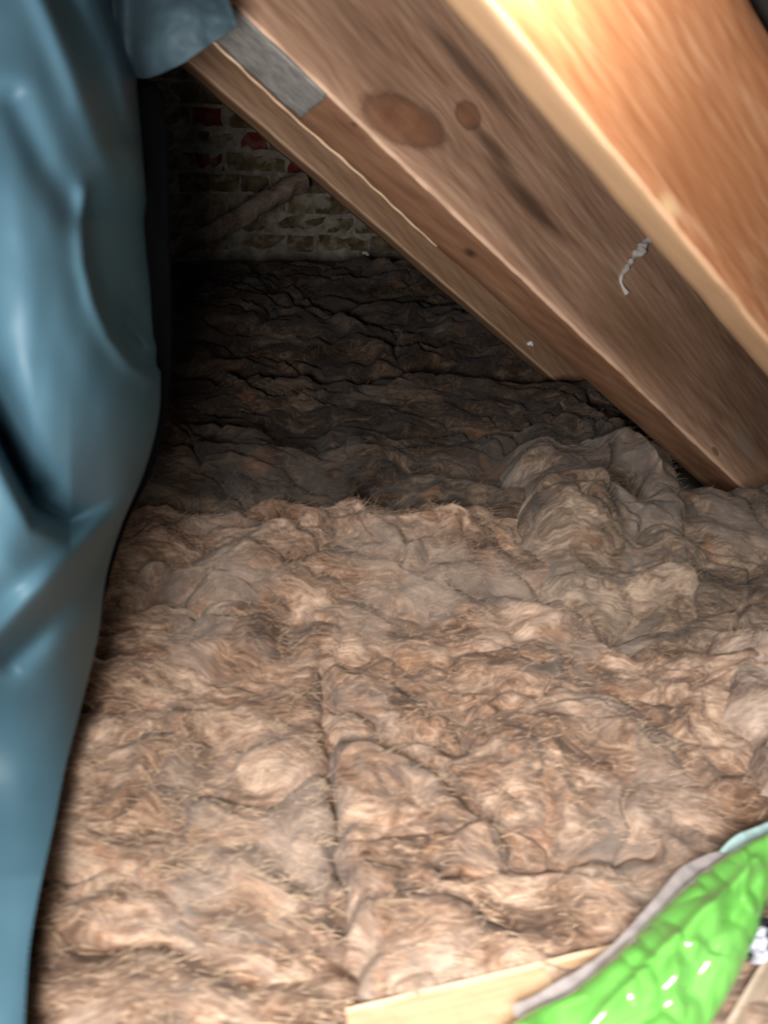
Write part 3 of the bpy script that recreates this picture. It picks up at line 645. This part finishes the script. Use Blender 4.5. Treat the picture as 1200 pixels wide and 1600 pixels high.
# ------------------------------------------------------------------ small things
def lumpy_tube(name, pts, rad, mat, seed, amp=0.25, seg=16, n=80):
    C_ = interp_poly(pts, np.linspace(0, 1, n)); Rr = interp_poly([[r_] for r_ in rad], np.linspace(0, 1, n))[:, 0]
    T = np.gradient(C_, axis=0); T /= np.linalg.norm(T, axis=1, keepdims=True); up = np.array([0.1, 0.2, 1.0])
    A_ = np.cross(T, up); A_ /= np.linalg.norm(A_, axis=1, keepdims=True); B_ = np.cross(T, A_)
    th = np.linspace(0, 2*np.pi, seg, endpoint=False)
    ring = A_[:, None]*np.cos(th)[None, :, None]+B_[:, None]*np.sin(th)[None, :, None]
    P0 = C_[:, None]+ring*Rr[:, None, None]; sc = 1/max(rad)
    nz = fbm(P0[..., 0]*sc*0.6, P0[..., 1]*sc*0.6, P0[..., 2]*sc*0.6, 3, seed)
    P0 = C_[:, None]+ring*(Rr[:, None]*(1+amp*nz))[..., None]
    V = P0.reshape(-1, 3); og = V.mean(0); q = []
    for i in range(n-1):
        for j in range(seg): q.append((i*seg+j, i*seg+(j+1) % seg, (i+1)*seg+(j+1) % seg, (i+1)*seg+j))
    q.append(tuple(range(seg))[::-1]); q.append(tuple((n-1)*seg+j for j in range(seg)))
    return mesh_obj(name, (V-og).tolist(), q, mat, matrix=Matrix.Translation(og.tolist()))
lag = lumpy_tube('pipe_lagging', [at(262, 392, 2.42), at(320, 368, 2.45), at(380, 338, 2.5), at(430, 305, 2.56), at(476, 282, 2.6)], [0.028, 0.028, 0.030, 0.031, 0.033], M['wool_rose'], 5, 0.3)
tag(lag, 'slim pinkish lagged pipe slanting up in front of the brick gable', 'pipe')
t = NT('cobweb'); t.set(Base_Color=(0.68, 0.66, 0.62), Roughness=0.9); t.b.inputs['Alpha'].default_value = 0.75; M['cobweb'] = t.m
def on_r1(px, py, off): return (F1 @ on_face(F1, px, py)) - Vector((ray(px, py).normalized()))*off
cw = lumpy_tube('cobweb', [on_r1(1012, 374, .006), on_r1(1003, 388, .010), on_r1(990, 402, .008), on_r1(978, 420, .006), on_r1(970, 436, .005), on_r1(974, 450, .004), on_r1(979, 458, .004)], [0.005, 0.010, 0.0055, 0.0045, 0.003, 0.0022, 0.0035], M['cobweb'], 9, 0.7, 12, 60)
tag(cw, 'dusty white cobweb wisp hanging from the pale edge of the nearest rafter', 'cobweb')
def fleck(px, py, dp, r, label, seed):
    p = at(px, py, dp); th = lumpy_tube('wool_fleck', [p+Vector((-r, 0, 0)), p+Vector((-r*.3, 0, r*.4)), p+Vector((r*.4, 0, r*.3)), p+Vector((r, 0, -r*.4))], [r*.3, r*.7, r*.6, r*.25], M['cobweb'], seed, 0.8, 12, 24)
    tag(th, label, 'fluff')
f1 = flr(571, 397, 0.03); fleck(571, 397, proj(f1)[2]-0.03, 0.010, 'white fluff speck on the dark wool in the shadowed back', 3)
pt = m1 @ Vector((0, 0, 0)); q = F1 @ on_face(F1, 828, 538, 'Y'); fleck(828, 538, proj(q)[2]-0.004, 0.005, 'tiny white fluff speck stuck under the knotted rafter', 4)
